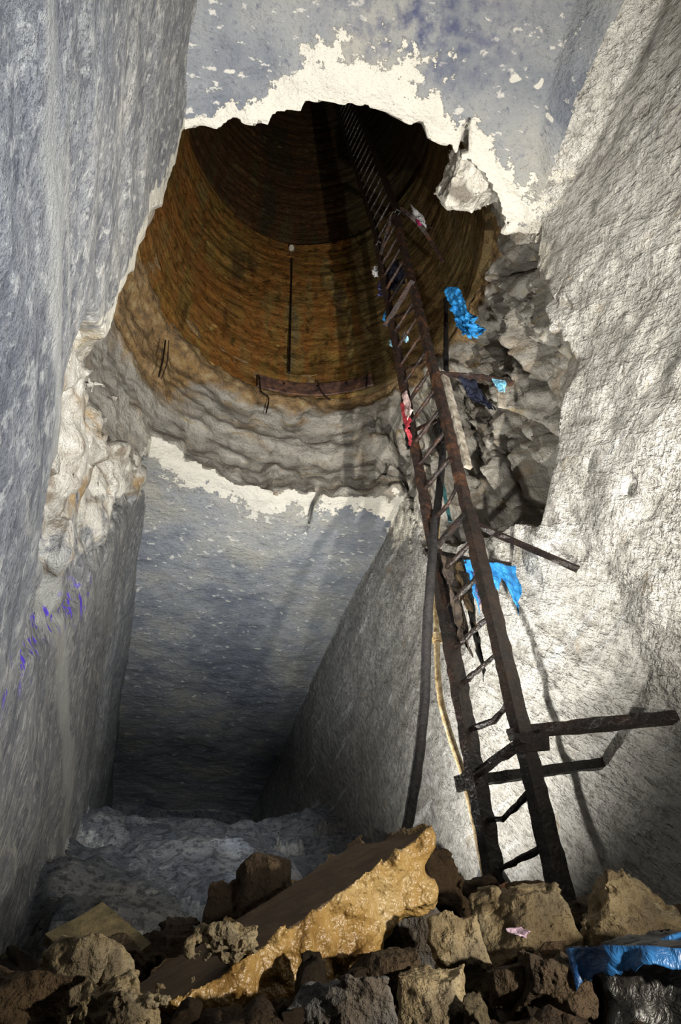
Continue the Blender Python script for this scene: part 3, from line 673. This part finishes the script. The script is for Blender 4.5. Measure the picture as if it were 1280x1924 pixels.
# ------------------------------------------------------------------ bars and tubes
def sweep(name, pts, prof, up=(0, 0, 1), sub=0.04, jit=0.0, seed=0, cap=True):
    """sweep a closed 2-D profile along a polyline; jit roughens it like scale and rust"""
    pts = [np.array(p, float) for p in pts]; dense = []
    for a, b in zip(pts[:-1], pts[1:]):
        n = max(1, int(np.linalg.norm(b - a) / sub)); dense += [a + (b - a) * k / n for k in range(n)]
    dense.append(pts[-1]); P = np.array(dense); T = np.gradient(P, axis=0); T /= np.linalg.norm(T, axis=1)[:, None]
    up = np.array(up, float); V = []; prof = np.array(prof, float)
    for p, t in zip(P, T):
        s = np.cross(t, up); s /= np.linalg.norm(s) + 1e-9; w = np.cross(s, t)
        V.append(p + prof[:, :1] * s + prof[:, 1:] * w)
    V = np.array(V); n, m = V.shape[:2]; W = V.reshape(-1, 3)
    if jit:
        cen = np.repeat(P, m, 0); dv = W - cen; L = np.linalg.norm(dv, axis=1)[:, None] + 1e-6
        W = W + dv / L * (jit * fbm(W, 18.0, 3, seed * 2.0))[:, None]
    bm = bmesh.new(); vs = [bm.verts.new(v) for v in W]
    for i in range(n - 1):
        for j in range(m):
            k = (j + 1) % m; bm.faces.new([vs[i * m + j], vs[i * m + k], vs[(i + 1) * m + k], vs[(i + 1) * m + j]])
    if cap:
        bm.faces.new(vs[:m][::-1]); bm.faces.new(vs[-m:])
    bmesh.ops.recalc_face_normals(bm, faces=bm.faces)
    me = bpy.data.meshes.new(name); bm.to_mesh(me); bm.free(); return me
def circ(r, n=12): return [(r * math.cos(2 * math.pi * k / n), r * math.sin(2 * math.pi * k / n)) for k in range(n)]
def rect(w, h): return [(-w / 2, -h / 2), (w / 2, -h / 2), (w / 2, h / 2), (-w / 2, h / 2)]
def chan(w, h, t=0.012):                                   # U channel, open to +x
    return [(-w / 2, -h / 2), (w / 2, -h / 2), (w / 2, -h / 2 + t), (-w / 2 + t, -h / 2 + t), (-w / 2 + t, h / 2 - t), (w / 2, h / 2 - t), (w / 2, h / 2), (-w / 2, h / 2)]
def angle(w, h, t=0.01): return [(-w / 2, -h / 2), (w / 2, -h / 2), (w / 2, -h / 2 + t), (-w / 2 + t, -h / 2 + t), (-w / 2 + t, h / 2), (-w / 2, h / 2)]
def smooth(pts, n=6):
    """Catmull-Rom"""
    P = [np.array(p, float) for p in pts]; P = [2 * P[0] - P[1]] + P + [2 * P[-1] - P[-2]]; out = []
    for i in range(1, len(P) - 2):
        for k in range(n):
            t = k / n; a, b, c_, d_ = P[i - 1:i + 3]
            out.append(0.5 * (2 * b + (c_ - a) * t + (2 * a - 5 * b + 4 * c_ - d_) * t * t + (3 * b - a - 3 * c_ + d_) * t ** 3))
    out.append(P[-2]); return out
def bar(name, pts, prof, m, parent, up=(0, 0, 1), jit=0.003, seed=0, sm=False, sub=0.04):
    me = sweep(name, pts, prof, up, sub, jit, seed)
    if sm: me.polygons.foreach_set('use_smooth', [True] * len(me.polygons))
    return mobj(name, me, M[m], parent)

# ------------------------------------------------------------------ the iron ladder
LR = np.array([1.676, 3.128]); RR = np.array([1.757, 2.737]); WD = (RR - LR) / np.linalg.norm(RR - LR); OUT = np.array([WD[1], -WD[0]]); OUT = OUT if OUT[0] > 0 else -OUT
def L3(z, k=0): return np.array([LR[0], LR[1], z])
def R3(z, k=0): return np.array([RR[0], RR[1], z])
lad = empty('ladder', (float((LR + RR)[0] / 2), float((LR + RR)[1] / 2), 0.5), 'tall dark rusty iron ladder rising from the rubble into the shaft', 'ladder')
zb = 0.42
for p in (LR, RR):
    bar('side_rail', [(p[0], p[1], zb), (p[0], p[1], 2.98)], chan(0.062, 0.082), 'iron', lad, up=(OUT[0], OUT[1], 0), jit=0.006, seed=1)
    bar('side_rail', [(p[0], p[1], 2.98), (p[0], p[1], 7.75)], chan(0.052, 0.066), 'rust', lad, up=(OUT[0], OUT[1], 0), jit=0.006, seed=2)
rz = [0.98, 1.22, 1.69, 1.96, 2.20, 2.50, 2.76, 3.24, 3.56, 3.84, 4.10, 4.36, 4.62, 4.90, 5.18, 5.46, 5.74, 6.02, 6.30, 6.58, 6.86, 7.14, 7.42]
for i, zz in enumerate(rz):
    a, b = L3(zz), R3(zz); m_ = (a + b) / 2
    pts = [a, b]
    if i == 1: pts = [a, a + (b - a) * .35 + np.array([0, 0, -0.045]), b + np.array([0, 0, 0.01])]
    if i == 2: pts = [a, a + (b - a) * .55 + np.array([0, 0, -0.05]), a + (b - a) * .85 + np.array([0, 0, -.02]), b + np.array([0, 0, 0.02])]
    if i == 7: pts = smooth([a, a + (b - a) * .5 + np.array([0, 0, -0.03]), b + np.array([0, 0, 0.05])])
    bar('rung', pts, circ(0.0155, 8), 'iron' if i < 7 else 'rust', lad, jit=0.006, seed=i + 3, sub=0.02)
v3 = lambda p, zz: np.array([p[0], p[1], zz])
for zz, ext in ((1.43, 0.05), (2.95, 0.02), (5.95, 0.06)):
    a = LR - WD * ext; b = RR + WD * ext
    bar('cross_bar', [v3(a - OUT * .045, zz), v3(b - OUT * .045, zz + 0.01)], angle(0.05, 0.055), 'iron' if zz < 3 else 'rust', lad, jit=0.005, seed=9)
# wall brackets
w1 = onX(1292, 1346, 2.40); w2 = onX(1160, 1430, 2.42)
bar('wall_bracket', smooth([v3(RR - WD * .02 - OUT * .05, 1.485), v3(RR + OUT * .05, 1.51), w1], 8), rect(0.05, 0.05), 'iron', lad, jit=0.006, seed=21)
bar('wall_bracket', [v3(LR + OUT * .0, 1.415), w2], rect(0.034, 0.05), 'iron', lad, jit=0.005, seed=22)
bar('wall_bracket', [v3(RR - WD * .03, 2.96), onX(1088, 1066, 2.30)], angle(0.05, 0.05), 'iron', lad, jit=0.005, seed=23)
bar('wall_bracket', [v3(RR, 4.55), onX(905, 706, 2.08), onX(963, 718, 2.36)], angle(0.05, 0.05), 'rust', lad, jit=0.006, seed=24)
bar('rag_rail', [onY(797, 1036, 3.17), onX(880, 1052, 1.95), onX(972, 1064, 2.42)], rect(0.035, 0.035), 'iron', lad, jit=0.005, seed=25)
bar('clamp_plate', [v3(RR + WD * .0 - OUT * .06, 1.43), v3(RR + WD * .13 + OUT * .03, 1.40)], rect(0.012, 0.09), 'iron', lad, jit=0.006, seed=27)
bar('clamp_plate', [v3(LR - WD * .10 - OUT * .05, 1.42), v3(LR - OUT * .05 + WD * .06, 1.42)], rect(0.03, 0.085), 'iron', lad, jit=0.010, seed=28)
bar('clamp_plate', [v3(RR - OUT * .05 - WD * .03, 2.86), v3(RR - OUT * .05 - WD * .03, 3.04)], rect(0.05, 0.03), 'iron', lad, jit=0.010, seed=29)
bar('foot_strut', [v3(LR + WD * .03, 0.98), v3(LR + WD * .22, 0.62)], rect(0.03, 0.04), 'iron', lad, jit=0.006, seed=30)
# cage hoops and back stay behind the upper half
bs = LR + OUT * 0.22 + WD * 0.16
bar('back_stay', [v3(bs, 3.9), v3(bs + OUT * .03, 7.4)], chan(0.05, 0.05), 'rust', lad, up=(OUT[0], OUT[1], 0), jit=0.006, seed=31)
for k, zz in enumerate((4.25, 5.1, 6.0, 6.9)):
    bar('cage_stay', [v3(LR, zz), v3(bs, zz + 0.12), v3(RR, zz)], rect(0.014, 0.03), 'rust', lad, jit=0.004, seed=32 + k)
bar('top_bar', smooth([v3(LR, 7.35), v3(RR, 7.72), onX(772, 405, 1.98), onX(802, 440, 2.22), onX(832, 490, 2.62)], 6), angle(0.045, 0.05), 'rust', lad, jit=0.006, seed=40)
bar('top_bar', smooth([v3(RR, 7.8), onX(780, 415, 2.1), onX(812, 428, 2.4)], 6), rect(0.02, 0.03), 'rust', lad, jit=0.006, seed=41)
# the upper ladder, leaning away into the dark
u0, u1 = np.array([1.70, 2.86, 7.5]), np.array([1.56, 3.22, 14.0])
lad2 = empty('ladder', tuple(u0), 'upper rusty ladder leaning on into the dark of the shaft', 'ladder')
hw = np.array([WD[0], WD[1], 0]) * 0.2
for sg in (-1, 1): bar('side_rail', [u0 + sg * hw, u1 + sg * hw], chan(0.05, 0.06), 'iron', lad2, up=(OUT[0], OUT[1], 0), jit=0.005, seed=50 + sg)
for k in range(23):
    p = u0 + (u1 - u0) * (k + .5) / 23; bar('rung', [p - hw, p + hw], circ(0.0145, 8), 'iron', lad2, jit=0.004, seed=60 + k, sub=0.03)

# weathered wooden batten along the near rail
o = bar('batten', [v3(RR + OUT * .07 + WD * .03, 3.42), v3(RR + OUT * .075 + WD * .03, 4.56)], rect(0.055, 0.03), 'wood', None, up=(WD[0], WD[1], 0), jit=0.004, seed=70)
tag(o, 'pale weathered wooden batten standing against the right ladder rail', 'batten')

# ------------------------------------------------------------------ hose and pipe
hp = [onY(838, 470, 4.2), onY(838, 560, 3.75), onY(838, 720, 3.42), onY(834, 820, 3.3), onY(828, 900, 3.2), onY(818, 985, 3.05), onY(810, 1080, 2.96), onY(802, 1200, 3.02), onY(797, 1330, 3.1), onY(783, 1450, 3.2), onY(764, 1560, 3.28), onY(740, 1640, 3.3)]
o = mobj('hose', sweep('hose', smooth(hp, 10), circ(0.029, 14), (1, 0, 0), 0.05, 0.003, 5), M['rubber']); o.data.polygons.foreach_set('use_smooth', [True] * len(o.data.polygons))
tag(o, 'thick black hose hanging from the shaft down left of the ladder', 'hose')
yp = empty('pipe', tuple(onY(918, 1690, 3.5)), 'thin mud yellow pipe hanging behind the ladder', 'pipe')
yl = [onY(832, 860, 3.75), onY(824, 960, 3.75), onY(820, 1100, 3.72), onY(821, 1200, 3.7), onY(826, 1300, 3.66), onY(846, 1380, 3.62), onY(872, 1460, 3.58), onY(896, 1560, 3.54), (np.array(onY(920, 1690, 3.5)))]
b_ = bar('tube', smooth(yl, 8), circ(0.021, 12), 'hose', yp, up=(1, 0, 0), jit=0.002, seed=6, sm=True)
cpl = onY(821, 1199, 3.7); bar('coupling', [cpl + np.array([0, 0, -0.03]), cpl + np.array([0, 0, 0.03])], circ(0.038, 12), 'hose', yp, up=(1, 0, 0), jit=0.004, sm=False)
bar('coupling', [cpl + np.array([-.07, 0, 0]), cpl + np.array([.07, 0.0, 0])], circ(0.013, 8), 'hose', yp, up=(0, 0, 1), jit=0.002)
# teal strip and thin wires
o = bar('strip', smooth([onY(826, 880, 3.7), onY(836, 930, 3.6), onY(846, 980, 3.5)], 5), rect(0.006, 0.032), 'teal', None, up=(1, 0, 0)); tag(o, 'short teal plastic strip hanging behind the ladder', 'strip')

# vertical rod, peg and bottom band on the lining
def onC(px, py, rad=1.90):
    d = ray(px, py); a = d[0] ** 2 + d[1] ** 2; b = -2 * (d[0] * CX + d[1] * CY); c_ = CX * CX + CY * CY - rad * rad
    return d * ((-b + math.sqrt(b * b - 4 * a * c_)) / (2 * a))
rod = empty('rod', tuple(onC(543, 700, 1.86)), 'thin dark vertical rod fixed to the rusty shaft wall', 'rod')
bar('shaft_bar', [onC(543, 700, 1.87), onC(548, 487, 1.87)], rect(0.03, 0.03), 'iron', rod, up=(0, 1, 0), jit=0.004)
bar('peg', [onC(548, 470, 1.95), onC(548, 466, 1.84)], circ(0.055, 10), 'wood', rod, jit=0.012, seed=3)
pts = []
for px, py in [(484, 720), (520, 727), (560, 731), (600, 731), (640, 727), (672, 720), (700, 708)]:
    p = onC(px, py, 1.85); pts.append((p[0], p[1], 7.40))
bd = empty('steel_band', tuple(pts[3]), 'damp purple brown steel band curving along the lower lip of the lining', 'band')
bar('plate', smooth(pts, 5), rect(0.025, 0.24), 'band', bd, jit=0.006, seed=2)
for px, py in [(533, 722), (597, 720), (651, 716), (686, 712)]:
    p = onC(px, py, 1.85); q = (p - np.array([CX, CY, p[2]])); q[2] = 0; q /= np.linalg.norm(q)
    bar('bolt', [np.array([p[0], p[1], 7.44]) - q * 0.0, np.array([p[0], p[1], 7.44]) - q * 0.035], circ(0.018, 8), 'iron', bd)
wires = [([(487, 706), (491, 735), (505, 748), (500, 776)], 'bent dark wire hanging left of the steel band'), ([(596, 714), (604, 736), (621, 752)], 'rusty wire end hanging from the steel band'),
         ([(311, 640), (306, 675), (298, 708)], 'dark twig like wire hanging at the left lip of the shaft'), ([(317, 640), (314, 680), (303, 712)], 'thin pale wire hanging beside the dark wire at the left lip'), ([(690, 705), (688, 728)], 'short dark hook at the right end of the steel band')]
for k, (pp, lb) in enumerate(wires):
    rads = 1.82
    o = bar('wire', smooth([onC(px, py, rads) for px, py in pp], 5), circ(0.010 if k != 3 else 0.006, 6), 'rust' if k in (1, 3) else 'iron', None, up=(0, 1, 0.1), jit=0.002, seed=k); tag(o, lb, 'wire')

# ------------------------------------------------------------------ rags and plastic
def rag(name, top, drop, m, label, seed=0, cat='rag', parent=None, fold=0.02, taper=0.0, rows=26, cols=22, jag=0.25, push=(0, 0, 0)):
    """cloth hanging from a line of points, folded and torn at the hem"""
    T = [np.array(p, float) for p in top]; seg = np.linspace(0, len(T) - 1, cols + 1); rs = np.random.RandomState(seed)
    ln = np.interp(np.linspace(0, 1, cols + 1), np.linspace(0, 1, len(drop)), drop); ln = ln * (1 + jag * (rs.rand(cols + 1) - 0.6))
    tp = np.array([T[min(int(s_), len(T) - 2)] + (T[min(int(s_), len(T) - 2) + 1] - T[min(int(s_), len(T) - 2)]) * (s_ - min(int(s_), len(T) - 2)) for s_ in seg])
    dirv = T[-1] - T[0]; dirv[2] = 0; dirv /= np.linalg.norm(dirv) + 1e-9; nrm = np.array([-dirv[1], dirv[0], 0]); cen = tp.mean(0)
    V = []
    for i in range(rows + 1):
        t = i / rows
        for j in range(cols + 1):
            p = tp[j] + (cen - tp[j]) * taper * t * (1, 1, 0)
            p = p + np.array([0, 0, -ln[j] * t]) + np.array(push) * t * t
            V.append(p)
    V = np.array(V); ff = fbm(V, 16, 3, seed * 1.7); g = vn(V, (30, 30, 4), seed + 2.0)
    tt = np.repeat(np.linspace(0, 1, rows + 1), cols + 1)
    V = V + nrm * ((ff + 0.8 * g) * fold * (0.4 + tt))[:, None] + dirv * (fbm(V, 12, 2, seed + 5.0) * fold * 0.8 * tt)[:, None]
    n = cols + 1; i, j = np.meshgrid(np.arange(rows), np.arange(cols), indexing='ij'); i = i.ravel(); j = j.ravel()
    me = np_mesh(name, V, np.stack([i * n + j, i * n + j + 1, (i + 1) * n + j + 1, (i + 1) * n + j], 1))
    o = mobj(name, me, M[m], parent); md = o.modifiers.new('thickness', 'SOLIDIFY'); md.thickness = 0.003
    if parent is None: tag(o, label, cat)
    return o
# blue plastic hanging in front of the shaft's right side
rag('plastic_sheet', [onX(836, 540, 2.30), onX(862, 538, 2.30)], [0.92, 1.02, 0.95], 'blue', 'crumpled bright blue plastic hanging beside the black hose in the shaft', 1, 'plastic sheet', fold=0.045, taper=-0.25, rows=44, cols=30, jag=0.10, push=(0.04, -0.03, 0))
def bundle(tops, **k): return rag(top=tops, **k)
rail = lambda px: onX(px, 1040 + (px - 800) * 0.14, 1.72 + (px - 840) * 0.0045)
rag('plastic_sheet', [rail(912), rail(968)], [0.20, 0.25, 0.13, 0.40, 0.36, 0.12], 'blue', 'torn bright blue plastic draped over the rag rail right of the ladder', 2, 'plastic sheet', fold=0.02, rows=34, cols=30, jag=0.3)
rag('plastic_strip', [rail(871), rail(886)], [0.30, 0.42, 0.34], 'blue', 'narrow blue plastic strip hanging between the ladder rails', 3, 'plastic strip', fold=0.012, cols=10)
rag('rag', [rail(884), rail(902)], [0.40, 0.50, 0.30], 'orange', 'orange torn rag hanging behind the right ladder rail', 4, fold=0.015, cols=12)
rag('rag', [rail(826), rail(852)], [0.30, 0.62, 0.78, 0.5], 'rag', 'long dark brown rag hanging between the ladder rails', 5, fold=0.025, cols=16, rows=36, taper=0.4)
rag('rag', [rail(842), rail(866)], [0.44, 0.36, 0.55], 'ochre', 'dull ochre stained rag hanging beside the long dark rag', 6, fold=0.025, cols=14)
rag('rag', [rail(858), rail(875)], [0.9, 0.75, 0.6], 'black', 'black sleeve like rag hanging lowest from the rag rail', 7, fold=0.022, cols=12, taper=0.6, rows=36)
rag('rag', [rail(878), rail(904)], [0.30, 0.44, 0.36], 'violet', 'dark violet rag hanging behind the orange rag', 8, fold=0.02, cols=14)
# on the upper bracket
br = lambda px, k=0.0: onX(px, 697 + (px - 825) * 0.16, 1.80 + (px - 825) * 0.0036) + np.array([0, 0, 0.02 + k])
rag('plastic_bag', [br(858), br(892)], [0.40, 0.52, 0.44], 'navy', 'dark navy plastic bag hung over the rusty upper bracket', 9, 'bag', fold=0.025, cols=16, push=(0.06, -0.04, 0))
rag('plastic_scrap', [br(925), br(950)], [0.12, 0.22, 0.16, 0.08], 'pale', 'pale blue plastic scrap on the end of the upper bracket', 10, 'plastic scrap', fold=0.02, cols=14)
o = bar('board', [onX(941, 735, 2.42), onX(944, 766, 2.42)], rect(0.075, 0.02), 'wood', None, up=(0, 1, 0)); tag(o, 'short grey wooden board stuck in the rock below the upper bracket', 'board')
# on the ladder
rag('rag', [v3(LR - WD * .03 - OUT * .05, 4.62), v3(LR + WD * .06 - OUT * .05, 4.60)], [0.5, 0.62, 0.4], 'red', 'red rag tied to the left ladder rail', 11, fold=0.02, cols=10, taper=0.5)
rag('plastic_scrap', [v3(LR + WD * .03 - OUT * .07, 4.66), v3(LR + WD * .11 - OUT * .07, 4.63)], [0.25, 0.36, 0.3], 'pinkwhite', 'pinkish white plastic scrap over the red rag', 12, 'plastic scrap', fold=0.02, cols=10)
rag('plastic_bag', [v3(LR - WD * .10, 4.45), v3(LR - WD * .02, 4.45)], [0.32, 0.36, 0.3], 'black', 'black plastic bag caught left of the red rag', 13, 'bag', fold=0.03, cols=12)
rag('plastic_bag', [v3(LR + WD * .10 + OUT * .12, 4.25), v3(LR + WD * .32 + OUT * .12, 4.30)], [0.30, 0.36, 0.34, 0.26], 'black', 'black plastic bag caught behind the ladder rungs', 14, 'bag', fold=0.035, cols=18)
rag('plastic_bag', [v3(LR - WD * .02 + OUT * .05, 6.95), v3(LR + WD * .22 + OUT * .05, 6.95)], [0.35, 0.5, 0.4], 'navy', 'dark navy bag tangled high in the ladder cage', 15, 'bag', fold=0.05, cols=16)
rag('plastic_scrap', [v3(LR - WD * .16, 7.32), v3(LR - WD * .06, 7.30)], [0.2, 0.3, 0.2], 'paper', 'white plastic scrap snagged high on the left rail', 16, 'plastic scrap', fold=0.04, cols=10)
rag('plastic_scrap', [v3(LR - WD * .13, 6.9), v3(LR - WD * .03, 6.9)], [0.26, 0.34, 0.26], 'violet', 'violet blue plastic scrap just below the high white scrap', 17, 'plastic scrap', fold=0.04, cols=10)
rag('plastic_scrap', [v3(LR - WD * .11, 6.25), v3(LR - WD * .06, 6.25)], [0.16, 0.18, 0.12], 'blue', 'small blue scrap on the left rail in the shaft', 18, 'plastic scrap', fold=0.03, cols=8)
rag('plastic_scrap', [v3(LR - WD * .10, 5.75), v3(LR - WD * .03, 5.72)], [0.10, 0.14, 0.10], 'pale', 'tiny pale blue scrap on a bent wire at the left rail', 19, 'plastic scrap', fold=0.02, cols=8)
rag('plastic_scrap', [v3(LR + WD * .10, 5.52), v3(LR + WD * .16, 5.52)], [0.10, 0.14, 0.10], 'pale', 'tiny pale blue scrap between the rails beside a rung', 20, 'plastic scrap', fold=0.02, cols=8)
sp = empty('plastic_bag', tuple(onX(782, 405, 2.06)), 'white plastic scrap with a magenta patch on the bent top bar', 'plastic scrap')
rag('sheet', [onX(772, 386, 2.03), onX(795, 404, 2.12)], [0.22, 0.36, 0.30], 'paper', '', 21, parent=sp, fold=0.03, cols=12)
rag('patch', [onX(782, 412, 2.045), onX(790, 415, 2.07)], [0.12, 0.14, 0.12], 'pink', '', 22, parent=sp, fold=0.012, cols=8)

# ------------------------------------------------------------------ boards, tarp, scraps in the rubble
p0, p1 = onY(128, 1808, 2.15), onY(236, 1742, 2.25)
o = bar('plank', [p0, p1], rect(0.20, 0.03), 'olwood', None, up=(0.45, -0.5, 0.9), jit=0.004, seed=3); tag(o, 'dark olive plank lying tilted on the mound at the left', 'plank')
o = bar('stick', [onY(205, 1755, 2.22), onY(245, 1732, 2.26)], rect(0.012, 0.012), 'iron', None, jit=0.002); tag(o, 'thin dark stick poking out past the tilted plank', 'stick')
o = bar('board', [onY(628, 1650, 2.7), onY(655, 1640, 2.72)], rect(0.02, 0.05), 'olwood', None, jit=0.003); tag(o, 'small dark board end behind the top of the slab', 'board')
cs = [onY(925, 1690, 2.6), onY(945, 1672, 2.68), onY(975, 1664, 2.75), onY(1000, 1690, 2.7)]
rag('sheet_metal', [onY(930, 1668, 2.72), onY(952, 1656, 2.74), onY(978, 1672, 2.72)], [0.09, 0.10, 0.09], 'band', 'curved dark sheet of metal lying at the left ladder foot', 23, 'metal sheet', fold=0.006, rows=12, cols=18, jag=0.05, push=(0, -0.10, 0))
rag('plastic_scrap', [onY(950, 1745, 1.86), onY(980, 1743, 1.86)], [0.02, 0.03, 0.02], 'lilac', 'small lilac plastic scrap lying against the pale speckled block', 24, 'plastic scrap', fold=0.012, rows=8, cols=10, push=(0, -0.03, 0))
# blue tarp over a dark bag, bottom right corner
tp = empty('tarp', tuple(onY(1200, 1900, 1.5)), 'crumpled dark blue tarp in the bottom right corner', 'tarp')
c, r, u, d = frame(1215, 1860, 1.5)
me = rock_mesh('tarp_body', turn([((-1, -.1, 0.15), 0.125), ((1, 0, 0), 0.30), ((0, -1, .25), 0.12), ((0, 1, 0), 0.15), ((-.05, -.1, 1), 0.075), ((0, 0, -1), 0.2), ((-.7, -.7, .2), 0.14)], r, d, u), c, 0.016, 9, 0.010, 44)
mobj('body', me, M['black'], tp)
rag('edge_fold', [c - .135 * r + .085 * u - .09 * d, c - .06 * r + .082 * u - .13 * d, c + .02 * r + .07 * u - .15 * d, c + 0.14 * r + .05 * u - .15 * d, c + .28 * r + .04 * u - .15 * d], [0.07, 0.05, 0.035, 0.05, 0.05], 'tarpblue', '', 45, parent=tp, fold=0.012, rows=14, cols=40, jag=0.3)
rag('edge_fold', [c + .03 * r + .082 * u + .02 * d, c + .14 * r + .10 * u + .03 * d, c + .28 * r + .10 * u], [0.06, 0.07, 0.06], 'tarpblue', '', 46, parent=tp, fold=0.02, rows=14, cols=30, jag=0.2, push=(0.0, -0.10, 0))
